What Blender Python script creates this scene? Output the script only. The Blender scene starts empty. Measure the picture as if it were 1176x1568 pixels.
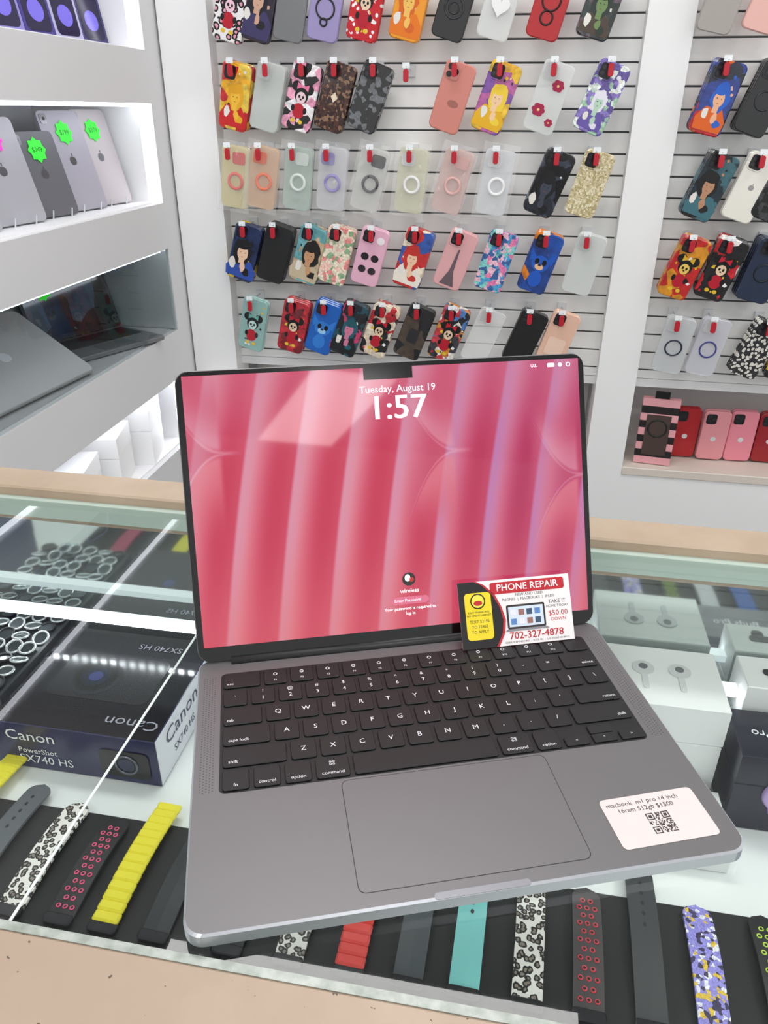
import bpy, math, random
from mathutils import Matrix, Vector
random.seed(7)
rnd=random.Random(11)
scene=bpy.context.scene
try:
    scene.view_settings.view_transform='Standard'
except Exception: pass
Z0=Matrix.Translation((0,0,1.0))   # everything is authored relative to the counter glass (1.0 m above floor)
COL=scene.collection

# ---------------------------------------------------------------- materials
def lin(c):
    if isinstance(c,str):
        c=c.lstrip('#'); c=[int(c[i:i+2],16)/255 for i in (0,2,4)]
    return tuple((x/12.92 if x<=.04045 else ((x+.055)/1.055)**2.4) for x in c)+(1.0,)
_m={}
def P(c,rough=.5,metal=0.,emis=None,es=0.,alpha=1.,spec=.5,coat=0.):
    k=(str(c),rough,metal,str(emis),es,alpha,spec,coat)
    if k in _m: return _m[k]
    m=bpy.data.materials.new('mat'); m.use_nodes=True
    b=m.node_tree.nodes['Principled BSDF']
    b.inputs['Base Color'].default_value=lin(c)
    b.inputs['Roughness'].default_value=rough
    b.inputs['Metallic'].default_value=metal
    b.inputs['Alpha'].default_value=alpha
    b.inputs['Specular IOR Level'].default_value=spec
    b.inputs['Coat Weight'].default_value=coat
    if emis is not None:
        b.inputs['Emission Color'].default_value=lin(emis)
        b.inputs['Emission Strength'].default_value=es
    _m[k]=m; return m
def nodes(m):
    m.use_nodes=True; nt=m.node_tree
    return nt, nt.nodes, nt.links, nt.nodes['Principled BSDF']
def ramp(N,stops,const=True):
    r=N.new('ShaderNodeValToRGB'); cr=r.color_ramp
    cr.interpolation='CONSTANT' if const else 'LINEAR'
    while len(cr.elements)<len(stops): cr.elements.new(.5)
    for e,(p,c) in zip(cr.elements,stops):
        e.position=p; 
    for e,(p,c) in zip(cr.elements,stops): e.color=lin(c)
    return r
def coords(N,L,seed):
    tc=N.new('ShaderNodeTexCoord'); mp=N.new('ShaderNodeMapping')
    mp.inputs['Location'].default_value=(seed*.37,seed*.71,seed*.13)
    L.new(tc.outputs['Object'],mp.inputs['Vector']); return mp.outputs['Vector']
def patch(cols,scale=45,warp=.02,seed=0,rough=.25,alpha=1):
    k=('patch',str(cols),scale,warp,seed)
    if k in _m: return _m[k]
    m=bpy.data.materials.new('printed_pattern'); nt,N,L,b=nodes(m)
    v=coords(N,L,seed)
    nz=N.new('ShaderNodeTexNoise'); nz.inputs['Scale'].default_value=scale*.7; L.new(v,nz.inputs['Vector'])
    mx=N.new('ShaderNodeVectorMath'); mx.operation='SCALE'; mx.inputs['Scale'].default_value=warp
    L.new(nz.outputs['Color'],mx.inputs[0])
    ad=N.new('ShaderNodeVectorMath'); L.new(v,ad.inputs[0]); L.new(mx.outputs[0],ad.inputs[1])
    vo=N.new('ShaderNodeTexVoronoi'); vo.inputs['Scale'].default_value=scale; L.new(ad.outputs[0],vo.inputs['Vector'])
    sp=N.new('ShaderNodeSeparateColor'); L.new(vo.outputs['Color'],sp.inputs[0])
    n=len(cols); r=ramp(N,[(i/n,c) for i,c in enumerate(cols)])
    L.new(sp.outputs[0],r.inputs[0])
    # soft printed shading on top of the flat colour areas
    n2=N.new('ShaderNodeTexNoise'); n2.inputs['Scale'].default_value=scale*2.2; n2.inputs['Detail'].default_value=4; L.new(v,n2.inputs['Vector'])
    hs=N.new('ShaderNodeHueSaturation'); mr=N.new('ShaderNodeMapRange'); mr.inputs[1].default_value=.3; mr.inputs[2].default_value=.7; mr.inputs[3].default_value=.65; mr.inputs[4].default_value=1.3
    L.new(n2.outputs[0],mr.inputs[0]); L.new(mr.outputs[0],hs.inputs['Value']); L.new(r.outputs[0],hs.inputs['Color'])
    L.new(hs.outputs[0],b.inputs['Base Color'])
    b.inputs['Roughness'].default_value=rough; b.inputs['Alpha'].default_value=alpha; b.inputs['Coat Weight'].default_value=.5; b.inputs['Coat Roughness'].default_value=.08
    _m[k]=m; return m
def spots(base,inner,ring,scale=90,seed=0,th=(.2,.42),rnds=1.,rough=.4,warp=.006):
    k=('spots',base,inner,ring,scale,seed,th,rnds)
    if k in _m: return _m[k]
    m=bpy.data.materials.new('spotted'); nt,N,L,b=nodes(m)
    v=coords(N,L,seed)
    nz=N.new('ShaderNodeTexNoise'); nz.inputs['Scale'].default_value=scale*1.2; L.new(v,nz.inputs['Vector'])
    mx=N.new('ShaderNodeVectorMath'); mx.operation='SCALE'; mx.inputs['Scale'].default_value=warp
    L.new(nz.outputs['Color'],mx.inputs[0])
    ad=N.new('ShaderNodeVectorMath'); L.new(v,ad.inputs[0]); L.new(mx.outputs[0],ad.inputs[1])
    vo=N.new('ShaderNodeTexVoronoi'); vo.voronoi_dimensions='2D'; vo.inputs['Scale'].default_value=scale
    vo.inputs['Randomness'].default_value=rnds; L.new(ad.outputs[0],vo.inputs['Vector'])
    r=ramp(N,[(0,inner),(th[0],ring),(th[1],base)])
    L.new(vo.outputs['Distance'],r.inputs[0]); L.new(r.outputs[0],b.inputs['Base Color'])
    b.inputs['Roughness'].default_value=rough
    _m[k]=m; return m
def mottled(c1,c2,scale=8,rough=.5,metal=0,lo=.35,hi=.65,det=6):
    m=bpy.data.materials.new('mottled'); nt,N,L,b=nodes(m)
    v=coords(N,L,0)
    nz=N.new('ShaderNodeTexNoise'); nz.inputs['Scale'].default_value=scale; nz.inputs['Detail'].default_value=det
    L.new(v,nz.inputs['Vector'])
    r=ramp(N,[(lo,c1),(hi,c2)],False); L.new(nz.outputs[0],r.inputs[0]); L.new(r.outputs[0],b.inputs['Base Color'])
    b.inputs['Roughness'].default_value=rough; b.inputs['Metallic'].default_value=metal
    return m
def glassy(tint='#f3faf7',base=.035,gz=.75):
    # thin pane: transparent + mirror reflection with a Schlick-style grazing term (same from both sides)
    m=bpy.data.materials.new('pane_glass'); m.use_nodes=True; nt=m.node_tree; N=nt.nodes; L=nt.links
    N.clear(); o=N.new('ShaderNodeOutputMaterial'); mx=N.new('ShaderNodeMixShader')
    t=N.new('ShaderNodeBsdfTransparent'); t.inputs[0].default_value=lin(tint)
    g=N.new('ShaderNodeBsdfGlossy'); g.inputs['Roughness'].default_value=0.01
    lw=N.new('ShaderNodeLayerWeight'); lw.inputs[0].default_value=.5
    pw=N.new('ShaderNodeMath'); pw.operation='POWER'; pw.inputs[1].default_value=4.5; L.new(lw.outputs['Facing'],pw.inputs[0])
    ml=N.new('ShaderNodeMath'); ml.operation='MULTIPLY_ADD'; ml.inputs[1].default_value=gz; ml.inputs[2].default_value=base; L.new(pw.outputs[0],ml.inputs[0])
    L.new(ml.outputs[0],mx.inputs[0]);L.new(t.outputs[0],mx.inputs[1]);L.new(g.outputs[0],mx.inputs[2]);L.new(mx.outputs[0],o.inputs[0])
    return m
def wear():
    m=bpy.data.materials.new('worn_laminate'); nt,N,L,b=nodes(m); v=coords(N,L,3)
    n1=N.new('ShaderNodeTexNoise'); n1.inputs['Scale'].default_value=9; n1.inputs['Detail'].default_value=8; L.new(v,n1.inputs['Vector'])
    r1=ramp(N,[(.35,'#bca895'),(.65,'#ad9885')],False); L.new(n1.outputs[0],r1.inputs[0])
    n2=N.new('ShaderNodeTexNoise'); n2.inputs['Scale'].default_value=170; n2.inputs['Detail'].default_value=3; L.new(v,n2.inputs['Vector'])
    # chips concentrate towards the glass edge
    sx=N.new('ShaderNodeSeparateXYZ'); L.new(v,sx.inputs[0])
    mr=N.new('ShaderNodeMapRange'); mr.inputs[1].default_value=3*.71-.276; mr.inputs[2].default_value=3*.71-.261; mr.inputs[3].default_value=0; mr.inputs[4].default_value=.07; L.new(sx.outputs[1],mr.inputs[0])
    ad=N.new('ShaderNodeMath'); L.new(n2.outputs[0],ad.inputs[0]); L.new(mr.outputs[0],ad.inputs[1])
    r2=ramp(N,[(0,(0,0,0)),(.715,(0,0,0)),(.725,(1,1,1))],True); L.new(ad.outputs[0],r2.inputs[0])
    mx=N.new('ShaderNodeMix'); mx.data_type='RGBA'; L.new(r2.outputs[0],mx.inputs[0]); L.new(r1.outputs[0],mx.inputs[6]); mx.inputs[7].default_value=lin('#5a4d40')
    L.new(mx.outputs[2],b.inputs['Base Color']); b.inputs['Roughness'].default_value=.45
    return m

WHITE=P('#efefef',.45); GREY=P('#b4b4b4',.5); BLACK=P('#0c0c0e',.4); SILVER=P('#c8c9cc',.3,.8)
RED=P('#b81428',.35)

# ---------------------------------------------------------------- mesh builder
def circ(r,n=20,cx=0,cy=0,ry=None):
    ry=r if ry is None else ry
    return [(cx+r*math.cos(2*math.pi*i/n),cy+ry*math.sin(2*math.pi*i/n)) for i in range(n)]
def rr(w,h,r,n=4,cx=0,cy=0):
    o=[]
    for (sx,sy,a0) in ((1,-1,-90),(1,1,0),(-1,1,90),(-1,-1,180)):
        for i in range(n+1):
            a=math.radians(a0+90*i/n)
            o.append((cx+sx*(w/2-r)+r*math.cos(a),cy+sy*(h/2-r)+r*math.sin(a)))
    return o
def rect(x0,x1,y0,y1): return [(x0,y0),(x1,y0),(x1,y1),(x0,y1)]
def frame(o,u,v):
    u=Vector(u).normalized(); v=Vector(v).normalized(); w=u.cross(v).normalized(); v=w.cross(u)
    M=Matrix.Identity(4)
    for i in range(3): M[i][0]=u[i];M[i][1]=v[i];M[i][2]=w[i];M[i][3]=o[i]
    return M
def T(x,y,z): return Matrix.Translation((x,y,z))
_txt={}
def textmesh(s):
    if s in _txt: return _txt[s]
    cu=bpy.data.curves.new('t','FONT'); cu.body=s; cu.size=1; cu.resolution_u=2; cu.align_x='CENTER'; cu.align_y='CENTER'
    ob=bpy.data.objects.new('t',cu); COL.objects.link(ob)
    dg=bpy.context.evaluated_depsgraph_get(); e=ob.evaluated_get(dg); me=e.to_mesh()
    v=[tuple(x.co) for x in me.vertices]; f=[tuple(p.vertices) for p in me.polygons]
    e.to_mesh_clear(); bpy.data.objects.remove(ob); bpy.data.curves.remove(cu)
    _txt[s]=(v,f); return v,f
class MB:
    def __init__(s): s.v=[];s.f=[];s.mi=[];s.sm=[];s.mats=[]
    def mid(s,m):
        if m not in s.mats: s.mats.append(m)
        return s.mats.index(m)
    def add(s,V,F,m,M=None,smooth=False):
        k=len(s.v); i=s.mid(m)
        s.v+=[tuple(M@Vector(p)) if M is not None else tuple(p) for p in V]
        for f in F: s.f.append([k+a for a in f]); s.mi.append(i); s.sm.append(smooth)
    def poly(s,o,z,m,M=None): s.add([(x,y,z) for x,y in o],[list(range(len(o)))],m,M)
    def prism(s,o,z0,z1,m,bev=0,M=None,mtop=None,smooth=False):
        n=len(o); xs=[p[0] for p in o]; ys=[p[1] for p in o]
        cx=(min(xs)+max(xs))/2; cy=(min(ys)+max(ys))/2; ex=(max(xs)-min(xs))/2; ey=(max(ys)-min(ys))/2
        ins=[(cx+(x-cx)*(ex-bev)/ex,cy+(y-cy)*(ey-bev)/ey) for x,y in o] if bev else o
        L=[(ins,z0),(o,z0+bev),(o,z1-bev),(ins,z1)] if bev else [(o,z0),(o,z1)]
        V=[(x,y,z) for oo,z in L for x,y in oo]; F=[]
        for l in range(len(L)-1):
            for i in range(n):
                j=(i+1)%n; F.append([l*n+i,l*n+j,(l+1)*n+j,(l+1)*n+i])
        s.add(V,F,m,M,smooth)
        s.add([(x,y,z0) for x,y in ins],[list(range(n))[::-1]],m,M)
        s.add([(x,y,z1) for x,y in ins],[list(range(n))],mtop or m,M)
    def box(s,x0,x1,y0,y1,z0,z1,m,bev=0,M=None,mtop=None): s.prism(rect(x0,x1,y0,y1),z0,z1,m,bev,M,mtop)
    def ring(s,R,r,m,M=None,n=24,k=8,sx=1,sy=1):
        V=[];F=[]
        for i in range(n):
            a=2*math.pi*i/n
            for j in range(k):
                b=2*math.pi*j/k; q=R+r*math.cos(b); V.append((q*math.cos(a)*sx,q*math.sin(a)*sy,r*math.sin(b)))
        for i in range(n):
            for j in range(k):
                F.append([i*k+j,((i+1)%n)*k+j,((i+1)%n)*k+(j+1)%k,i*k+(j+1)%k])
        s.add(V,F,m,M,True)
    def tube(s,pts,r,m,k=6,M=None):
        V=[];F=[]
        for i,p in enumerate(pts):
            a=Vector(pts[max(i-1,0)]);b=Vector(pts[min(i+1,len(pts)-1)]); d=(b-a).normalized()
            u=d.cross(Vector((0,0,1))); u=u.normalized() if u.length>1e-3 else Vector((1,0,0)); w=d.cross(u)
            for j in range(k):
                t=2*math.pi*j/k; V.append(tuple(Vector(p)+u*r*math.cos(t)+w*r*math.sin(t)))
        for i in range(len(pts)-1):
            for j in range(k): F.append([i*k+j,i*k+(j+1)%k,(i+1)*k+(j+1)%k,(i+1)*k+j])
        F.append(list(range(k))); F.append([(len(pts)-1)*k+j for j in range(k)][::-1])
        s.add(V,F,m,M,True)
    def text(s,t,size,m,M,x=0,y=0,sx=1,z=0):
        V,F=textmesh(t)
        s.add([(x+a*size*sx,y+b*size,z) for a,b,c in V],F,m,M)
    def obj(s,name,M=None,parent=None,world=True):
        me=bpy.data.meshes.new(name); me.from_pydata(s.v,[],s.f)
        for m in s.mats: me.materials.append(m)
        me.polygons.foreach_set('material_index',s.mi); me.polygons.foreach_set('use_smooth',s.sm); me.update()
        ob=bpy.data.objects.new(name,me); COL.objects.link(ob)
        M=M if M is not None else Matrix.Identity(4)
        if parent: ob.parent=parent; ob.matrix_local=M
        else: ob.matrix_world=Z0@M
        return ob
def empty(name,M=None):
    e=bpy.data.objects.new(name,None); e.empty_display_size=.05; COL.objects.link(e); e.matrix_world=Z0@(M or Matrix.Identity(4)); return e

# ---------------------------------------------------------------- room
b=MB(); b.box(-2.2,3.2,-3.4,2.1,-1.05,-1.0,mottled('#8f8f8e','#a6a6a6',3,.35)); b.obj('floor')
b=MB(); b.box(-2.2,3.2,-3.4,2.1,1.8,1.85,P('#ececec',.8)); b.obj('ceiling')
b=MB(); b.box(-2.2,3.2,1.90,1.98,-1.0,1.8,P('#dcdcdc',.6)); b.obj('wall_back')
b=MB(); b.box(-1.40,-1.30,-3.4,1.9,-1.0,1.8,P('#d6d6d6',.6)); b.obj('wall_left')
LAMP=P('#ffffff',.5,emis='#fffefc',es=14.5); REFL_PANEL=P('#ffffff',.5,emis='#fffefc',es=6.)  # second material: panel added and sized for its reflection in the laptop screen
for (x,y,w,d,L_) in ((-.2,.65,1.2,.32,LAMP),(.9,-.75,1.2,.32,LAMP),(-.6,-1.6,.32,1.0,LAMP),(1.34,-2.9,.50,.9,REFL_PANEL),(1.7,.7,.32,1.2,LAMP)):
    b=MB(); b.prism(rr(w,d,.02),1.765,1.799,WHITE); b.poly([(p[0],p[1]) for p in rect(-w/2+.02,w/2-.02,-d/2+.02,d/2-.02)][::-1],1.764,L_); b.obj('ceiling_light',T(x,y,0))
# slat wall
SL=P('#f3f3f1',.4); DK=P('#5d6062',.7)
PITCH=.2025/4
def slats(name,x0,x1):
    b=MB(); b.box(x0,x1,1.757,1.765,-.302,1.25,DK)
    zs=sorted([.4843+i*PITCH for i in range(-16,16)])
    for a,c in zip(zs[:-1],zs[1:]):
        if c<-.30: continue
        b.box(x0,x1,1.750,1.757,max(a+.0022,-.302),c-.0022,SL,.001)
    b.box(x0,x1,1.75,1.775,-.325,-.300,WHITE)
    b.obj(name)
slats('slatwall_panel',-.7777,.2962); slats('slatwall_panel',.4041,1.45)
b=MB()
b.box(-.912,-.7777,1.70,1.80,-1.0,1.25,WHITE,.002); b.obj('display_post')
b=MB(); b.box(.2962,.4041,1.70,1.80,-1.0,1.25,WHITE,.002); b.obj('display_post')
b=MB(); b.box(1.45,1.56,1.70,1.80,-1.0,1.25,WHITE,.002); b.obj('display_post')
for x0,x1 in ((-.777,.2955),(.4048,1.4495)):
    b=MB(); b.box(x0,x1,1.70,1.90,-.585,-.56,P('#d9cfc4',.5),.002); b.box(x0,x1,1.705,1.73,-1.0,-.585,WHITE)
    b.box(x0,x1,1.885,1.898,-.56,-.2,P('#dedcda',.6)); b.obj('wall_display_shelf')

# ---------------------------------------------------------------- left display cabinet
CAB=P('#d8d8d9',.45); INN=P('#eceef2',.5)
cab=empty('display_cabinet')
b=MB()
for z0,z1 in ((.391,.509),(.0335,.152),(-.33,-.194),(-1.0,-.535),(.76,1.2)): b.box(-1.25,-.918,.30,1.62,z0,z1,CAB)
b.box(-1.25,-.918,1.62,1.752,-1,1.2,CAB); b.box(-1.25,-.918,.25,.30,-1,1.2,CAB); b.box(-1.28,-1.25,.25,1.752,-1,1.2,INN)
b.obj('carcass',parent=cab)
LED=P('#ffffff',.5,emis='#f4f7ff',es=10.)
LED2=P('#ffffff',.5,emis='#f4f7ff',es=10.)
NICHE3_FILL=P('#ffffff',.5,emis='#f4f7ff',es=5.)  # weak fill glow, added to brighten the laptop niche
b=MB()
for z0,z1,L in ((.152,.391,LED),(.509,.76,LED),(-.535,-.33,LED2),(-.194,.0335,NICHE3_FILL)):
    if L is not NICHE3_FILL: b.box(-.942,-.932,1.612,1.619,z0+.01,z1-.01,L)
    b.box(-.945,-.935,.32,1.60,z1-.008,z1-.001,L)  # strips under the niche tops are added to light the interiors
b.obj('led_strips',parent=cab)
b=MB()
for z0,z1 in ((.152,.391),(.509,.76),(-.535,-.33)): b.box(-1.249,-.95,1.605,1.6195,z0,z1,P('#f4f4f6',.4))
b.add([(-.921,.32,-.194),(-.921,1.62,-.194),(-.921,1.62,.0335),(-.921,.32,.0335)],[[0,1,2,3]],glassy('#dfe5e6',.04,.30)); b.obj('panes',parent=cab)
b=MB()
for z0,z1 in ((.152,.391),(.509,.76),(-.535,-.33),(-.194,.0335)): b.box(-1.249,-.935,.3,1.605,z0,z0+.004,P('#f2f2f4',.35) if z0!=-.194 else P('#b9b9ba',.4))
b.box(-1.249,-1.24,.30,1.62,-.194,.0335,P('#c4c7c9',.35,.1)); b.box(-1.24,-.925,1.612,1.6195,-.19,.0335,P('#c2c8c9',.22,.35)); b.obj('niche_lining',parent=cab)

GREEN=P('#35f03a',.6,emis='#35f03a',es=.25); PINK=P('#ff3fc0',.6,emis='#ff3fc0',es=.2)
def star(n,r1,r2): return [((r1 if i%2 else r2)*math.cos(math.pi*i/n),(r1 if i%2 else r2)*math.sin(math.pi*i/n)) for i in range(2*n)]
def apple(b,s,m,M,z):
    b.poly(circ(s*.5,16,-s*.12,0,s*.55),z,m,M); b.poly(circ(s*.45,16,s*.15,0,s*.52),z+.0001,m,M)
    b.poly([(x*.5+s*.1,y+s*.75) for x,y in circ(s*.22,8,0,0,s*.22)],z,m,M)
def tablet(name,y,w,h,body,tag,x=-1.0,price='$199'):
    b=MB(); M=Matrix.Identity(4)
    b.prism(rr(w,h,.012,cy=h/2),0,.007,body,.001)
    b.prism(rr(.022,.022,.006,cx=-w/2+.018,cy=h-.018),.007,.0085,P('#8b8c90',.3,.5))
    b.prism(circ(.004,10,-w/2+.018,h-.018),.0085,.0095,BLACK)
    apple(b,.018,P('#606167',.3,.4),T(0,h*.5,0),.0073)
    if tag: 
        b.prism([(p[0],p[1]+h*.78) for p in star(8,.021,.027)],.0088,.0096,tag); b.text(price,.015,BLACK,M,0,h*.78,1,.0098)
    # wire easel
    w_=P('#e9eef2',.2,.2)
    for s in (-.03,.03):
        b.tube([(s,.05,-.02),(s,.0,-.006),(s,-.004,.012),(s,.012,.02)],.0018,w_)
    b.tube([(-.03,.05,-.02),(.03,.05,-.02)],.0018,w_)
    t=math.radians(15)
    u=Vector((.20,1,0)).normalized()  # slightly turned to the shop
    out=Vector((u.y,-u.x,0)); v=(Vector((0,0,1))*math.cos(t)-out*math.sin(t)-u*.05)
    b.obj(name,frame((x,y,.152+.006),u,v))
AL=P('#a9a9b0',.5,.1); AL2=P('#66676d',.5,.1)
tablet('tablet',.78,.14,.22,AL,GREEN); tablet('tablet',.94,.14,.225,AL,GREEN)
tablet('tablet',1.095,.145,.21,AL,PINK,price='$239'); tablet('tablet',1.24,.13,.18,AL2,GREEN,price='$249')
tablet('tablet',1.375,.135,.222,P('#a7a4b0',.5,.1),GREEN); tablet('tablet',1.51,.13,.225,P('#b9b2b6',.5,.1),GREEN,price='$379')
for i in range(7):
    b=MB(); c=['#3b2f77','#5b4fb0','#2d2560','#8d86c9','#44398a','#b9b6d8','#35306b'][i]
    b.prism(rr(.085,.17,.008,cy=.085),0,.012,P(c,.3),.001); b.prism(rr(.07,.15,.012,cy=.085),.012,.0125,P('#20183f',.2)); b.prism(circ(.022,20,0,.05),.0125,.013,P('#7c6fe0',.2))
    b.obj('phone_box',frame((-1.02,.85+i*.118,.514),(.25,1,0),(-.2,0,1)))
# laptops in niche 3
def shelf_laptop(name,M,col,open_=False):
    e=empty(name,M); b=MB(); b.prism(rr(.34,.235,.014,cy=.1175),0,.012,col,.002)
    apple(b,.026,P('#dcdee0',.3,.2),T(0,.12,0),.0122); b.obj('body',parent=e)
    return e
shelf_laptop('closed_laptop',frame((-.955,1.00,-.186),(.10,1,0),(-.78,.0,.50)),P('#b9b8b8',.45,.2))
e=empty('open_laptop',frame((-1.04,1.40,-.188),(.45,1,0),(-1,.45,0)))
b=MB(); b.prism(rr(.28,.19,.01,cy=-.0),0,.012,P('#7c7d80',.4,.4),.002); b.prism(rr(.25,.09,.004,cy=.03),.012,.013,BLACK); b.prism(rr(.1,.06,.004,cy=-.055),.012,.0125,P('#68696c',.4,.4)); b.obj('base',parent=e)
b=MB(); b.prism(rr(.28,.165,.01,cy=.0825),0,.006,BLACK,.001); b.prism(rect(-.13,.13,.012,.155),.006,.0065,patch(['#101218','#1b2c3a','#3a4f66','#141414'],12,.05,4,.1)); b.obj('lid',frame((0,.095,.012),(1,0,0),(0,.35,1)),parent=e)
b=MB(); b.prism(star(9,.02,.026),0,.002,GREEN); b.text('$750',.013,BLACK,Matrix.Identity(4),z=.0023); b.obj('price_tag',frame((-1.10,1.27,-.02),(.3,1,0),(0,0,1)))
def carton(name,x,y,z,w,d,h,m=None,rz=0,deco=None):
    b=MB(); m=m or P('#f6f6f6',.4); b.box(-w/2,w/2,-d/2,d/2,0,h*.62,m,.001); b.box(-w/2-.0006,w/2+.0006,-d/2-.0006,d/2+.0006,h*.625,h,m,.001)
    if deco: deco(b,w,d,h)
    b.obj(name,T(x,y,z)@Matrix.Rotation(rz,4,'Z'))
for (y,w,d,h) in ((1.10,.13,.13,.13),(1.27,.13,.14,.15),(1.45,.14,.15,.165)):
    carton('white_accessory_box',-1.02,y,-.531,w,d,h,rz=.25)
b=MB(); b.prism(rr(.12,.09,.01),0,.03,BLACK,.003); b.prism(rr(.1,.07,.008),.03,.031,P('#222226',.2)); b.obj('adapter_box',T(-.99,.93,-.531))

# ---------------------------------------------------------------- phone cases
Idm=Matrix.Identity(4)
def deco_ring(c,cy=-.005,R=.024): 
    def f(b,z): b.ring(R,.0022,P(c,.35),T(0,cy,z),28,6)
    return f
def confetti(b,z,seed,cols,n=12):
    q=random.Random(seed)
    for i in range(n):
        x=q.uniform(-.028,.028); y=q.uniform(-.066,.066)
        if x<.004 and y>.03: continue
        R=q.uniform(.0025,.006); m_=q.randint(4,7); a0=q.uniform(0,6)
        b.poly([(x+R*q.uniform(.5,1.2)*math.cos(a0+2*math.pi*k/m_),y+R*q.uniform(.6,1.3)*math.sin(a0+2*math.pi*k/m_)) for k in range(m_)],z+.00012+i*.000004,P(q.choice(cols),.3))
def fig(hair,skin,body,cy=0,s=1):
    r_=random.Random(hair+skin+body)
    def blob(R,x,y,ry,n=16,j=.14): return [(x+(R*(1+r_.uniform(-j,j)))*math.cos(2*math.pi*i/n),y+ry*(1+r_.uniform(-j,j))*math.sin(2*math.pi*i/n)) for i in range(n)]
    def f(b,z):
        dx=r_.uniform(-.005,.006)
        confetti(b,z,hair+body,[hair,skin,body,'#e8e4dc','#202024'],16)
        b.poly([(-.030*s,-.07),(.030*s,-.07),(.033*s,cy-.045),(.018*s,cy-.02),(-.018*s,cy-.02),(-.033*s,cy-.045)],z+.0002,P(body),None)
        b.poly(blob(.020*s,dx*1.8,cy+.003,.029*s),z+.0003,P(hair),None)
        b.poly([(-.006*s+dx,cy-.03),(.006*s+dx,cy-.03),(.006*s+dx,cy-.01),(-.006*s+dx,cy-.01)],z+.00035,P(skin),None)
        b.poly(blob(.0115*s,dx,cy-.001,.0155*s,14,.04),z+.0004,P(skin),None)
        b.poly(blob(.0125*s,dx-.003,cy+.0125*s,.006*s,10,.1),z+.00045,P(hair),None)
        for sx in (-1,1): b.poly(circ(.0018,8,dx+sx*.0045*s,cy+.001,.0010),z+.0005,BLACK,None)
        b.poly(circ(.0022*s,8,dx,cy-.0085*s,.0008),z+.0005,P('#9a3a3a'),None)
        b.poly(blob(.010*s,dx+.012*s,cy-.05,.008*s,8,.25),z+.0005,P(hair),None)
        b.poly(blob(.007*s,dx-.018*s,cy-.035,.012*s,8,.25),z+.0005,P('#e8e4dc'),None)
        b.poly(blob(.006*s,dx+.004*s,cy-.04,.010*s,8,.25),z+.00055,P(skin),None)
    return f
def mouse(face='#efd0b0',bow='#d01030'):
    def f(b,z):
        confetti(b,z,face+bow,['#f2f2f2','#1a1a1c',bow,'#e8c030'],14)
        for sx in (-1,1): b.poly(circ(.012,16,sx*.017,.022),z+.0002,BLACK)
        b.poly(circ(.018,18,0,.004),z+.0003,BLACK); b.poly(circ(.0125,16,0,-.001,.0135),z+.0004,P(face))
        b.poly([(0,.024),(-.015,.032),(-.015,.016)],z+.0005,P(bow)); b.poly([(0,.024),(.015,.016),(.015,.032)],z+.0005,P(bow))
        b.poly(circ(.003,8,-.005,.001,.004),z+.0006,BLACK);b.poly(circ(.003,8,.005,.001,.004),z+.0006,BLACK);b.poly(circ(.003,8,0,-.005,.002),z+.0006,BLACK)
        b.poly(circ(.016,14,0,-.032,.018),z+.0002,P('#b81028'))
        for sx in (-1,1): b.poly(circ(.005,10,sx*.016,-.028,.008),z+.00025,BLACK); b.poly(circ(.006,10,sx*.010,-.056,.005),z+.00025,P('#e8c030'))
    return f
def bear(c='#2f7fd8',c2='#9fd3f5'):
    def f(b,z):
        for sx in (-1,1): b.poly([(sx*.012,.012),(sx*.034,.035),(sx*.03,.0)][::sx],z+.0002,P(c))
        b.poly(circ(.024,18,0,0,.021),z+.0003,P(c)); b.poly(circ(.012,14,0,-.009,.008),z+.0004,P(c2))
        for sx in (-1,1): b.poly(circ(.006,10,sx*.010,.004,.008),z+.0005,BLACK)
        b.poly(circ(.005,10,0,-.004,.003),z+.0005,P('#16305c')); b.poly(circ(.018,14,0,-.042,.022),z+.0002,P(c))
    return f
def heart(c='#f3f3f3'):
    def f(b,z):
        o=[(.0014*16*math.sin(t)**3,.0014*(13*math.cos(t)-5*math.cos(2*t)-2*math.cos(3*t)-math.cos(4*t))-.01) for t in [2*math.pi*i/28 for i in range(28)]]
        b.prism(o[::-1],z,z+.004,P(c,.2))
    return f
def lens3(c='#2a2a2c'):
    def f(b,z):
        b.prism(rr(.034,.036,.009,cx=-.016,cy=.055),z,z+.002,P('#d88f85',.3),.0004)
        for x,y in ((-.024,.064),(-.024,.047),(-.008,.0555)): b.prism(circ(.0068,14,x,y),z+.002,z+.0035,P(c,.15)); 
    return f
def flower(c):
    def f(b,z):
        for (cx,cy,s) in ((.012,.03,1),(-.014,-.03,1.1),(.02,-.05,.7)):
            for i in range(6):
                a=i*math.pi/3; b.poly(circ(.0075*s,10,cx+.008*s*math.cos(a),cy+.008*s*math.sin(a),.0055*s),z+.0002+i*.00003,P(c))
            b.poly(circ(.003*s,8,cx,cy),z+.0006,P('#f0d080'))
    return f
def two(*fs):
    def f(b,z):
        for g in fs: g(b,z)
    return f
hooks=MB()
CLR=lambda c='#f2f4f2',a=.42: P(c,.12,alpha=a)
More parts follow.
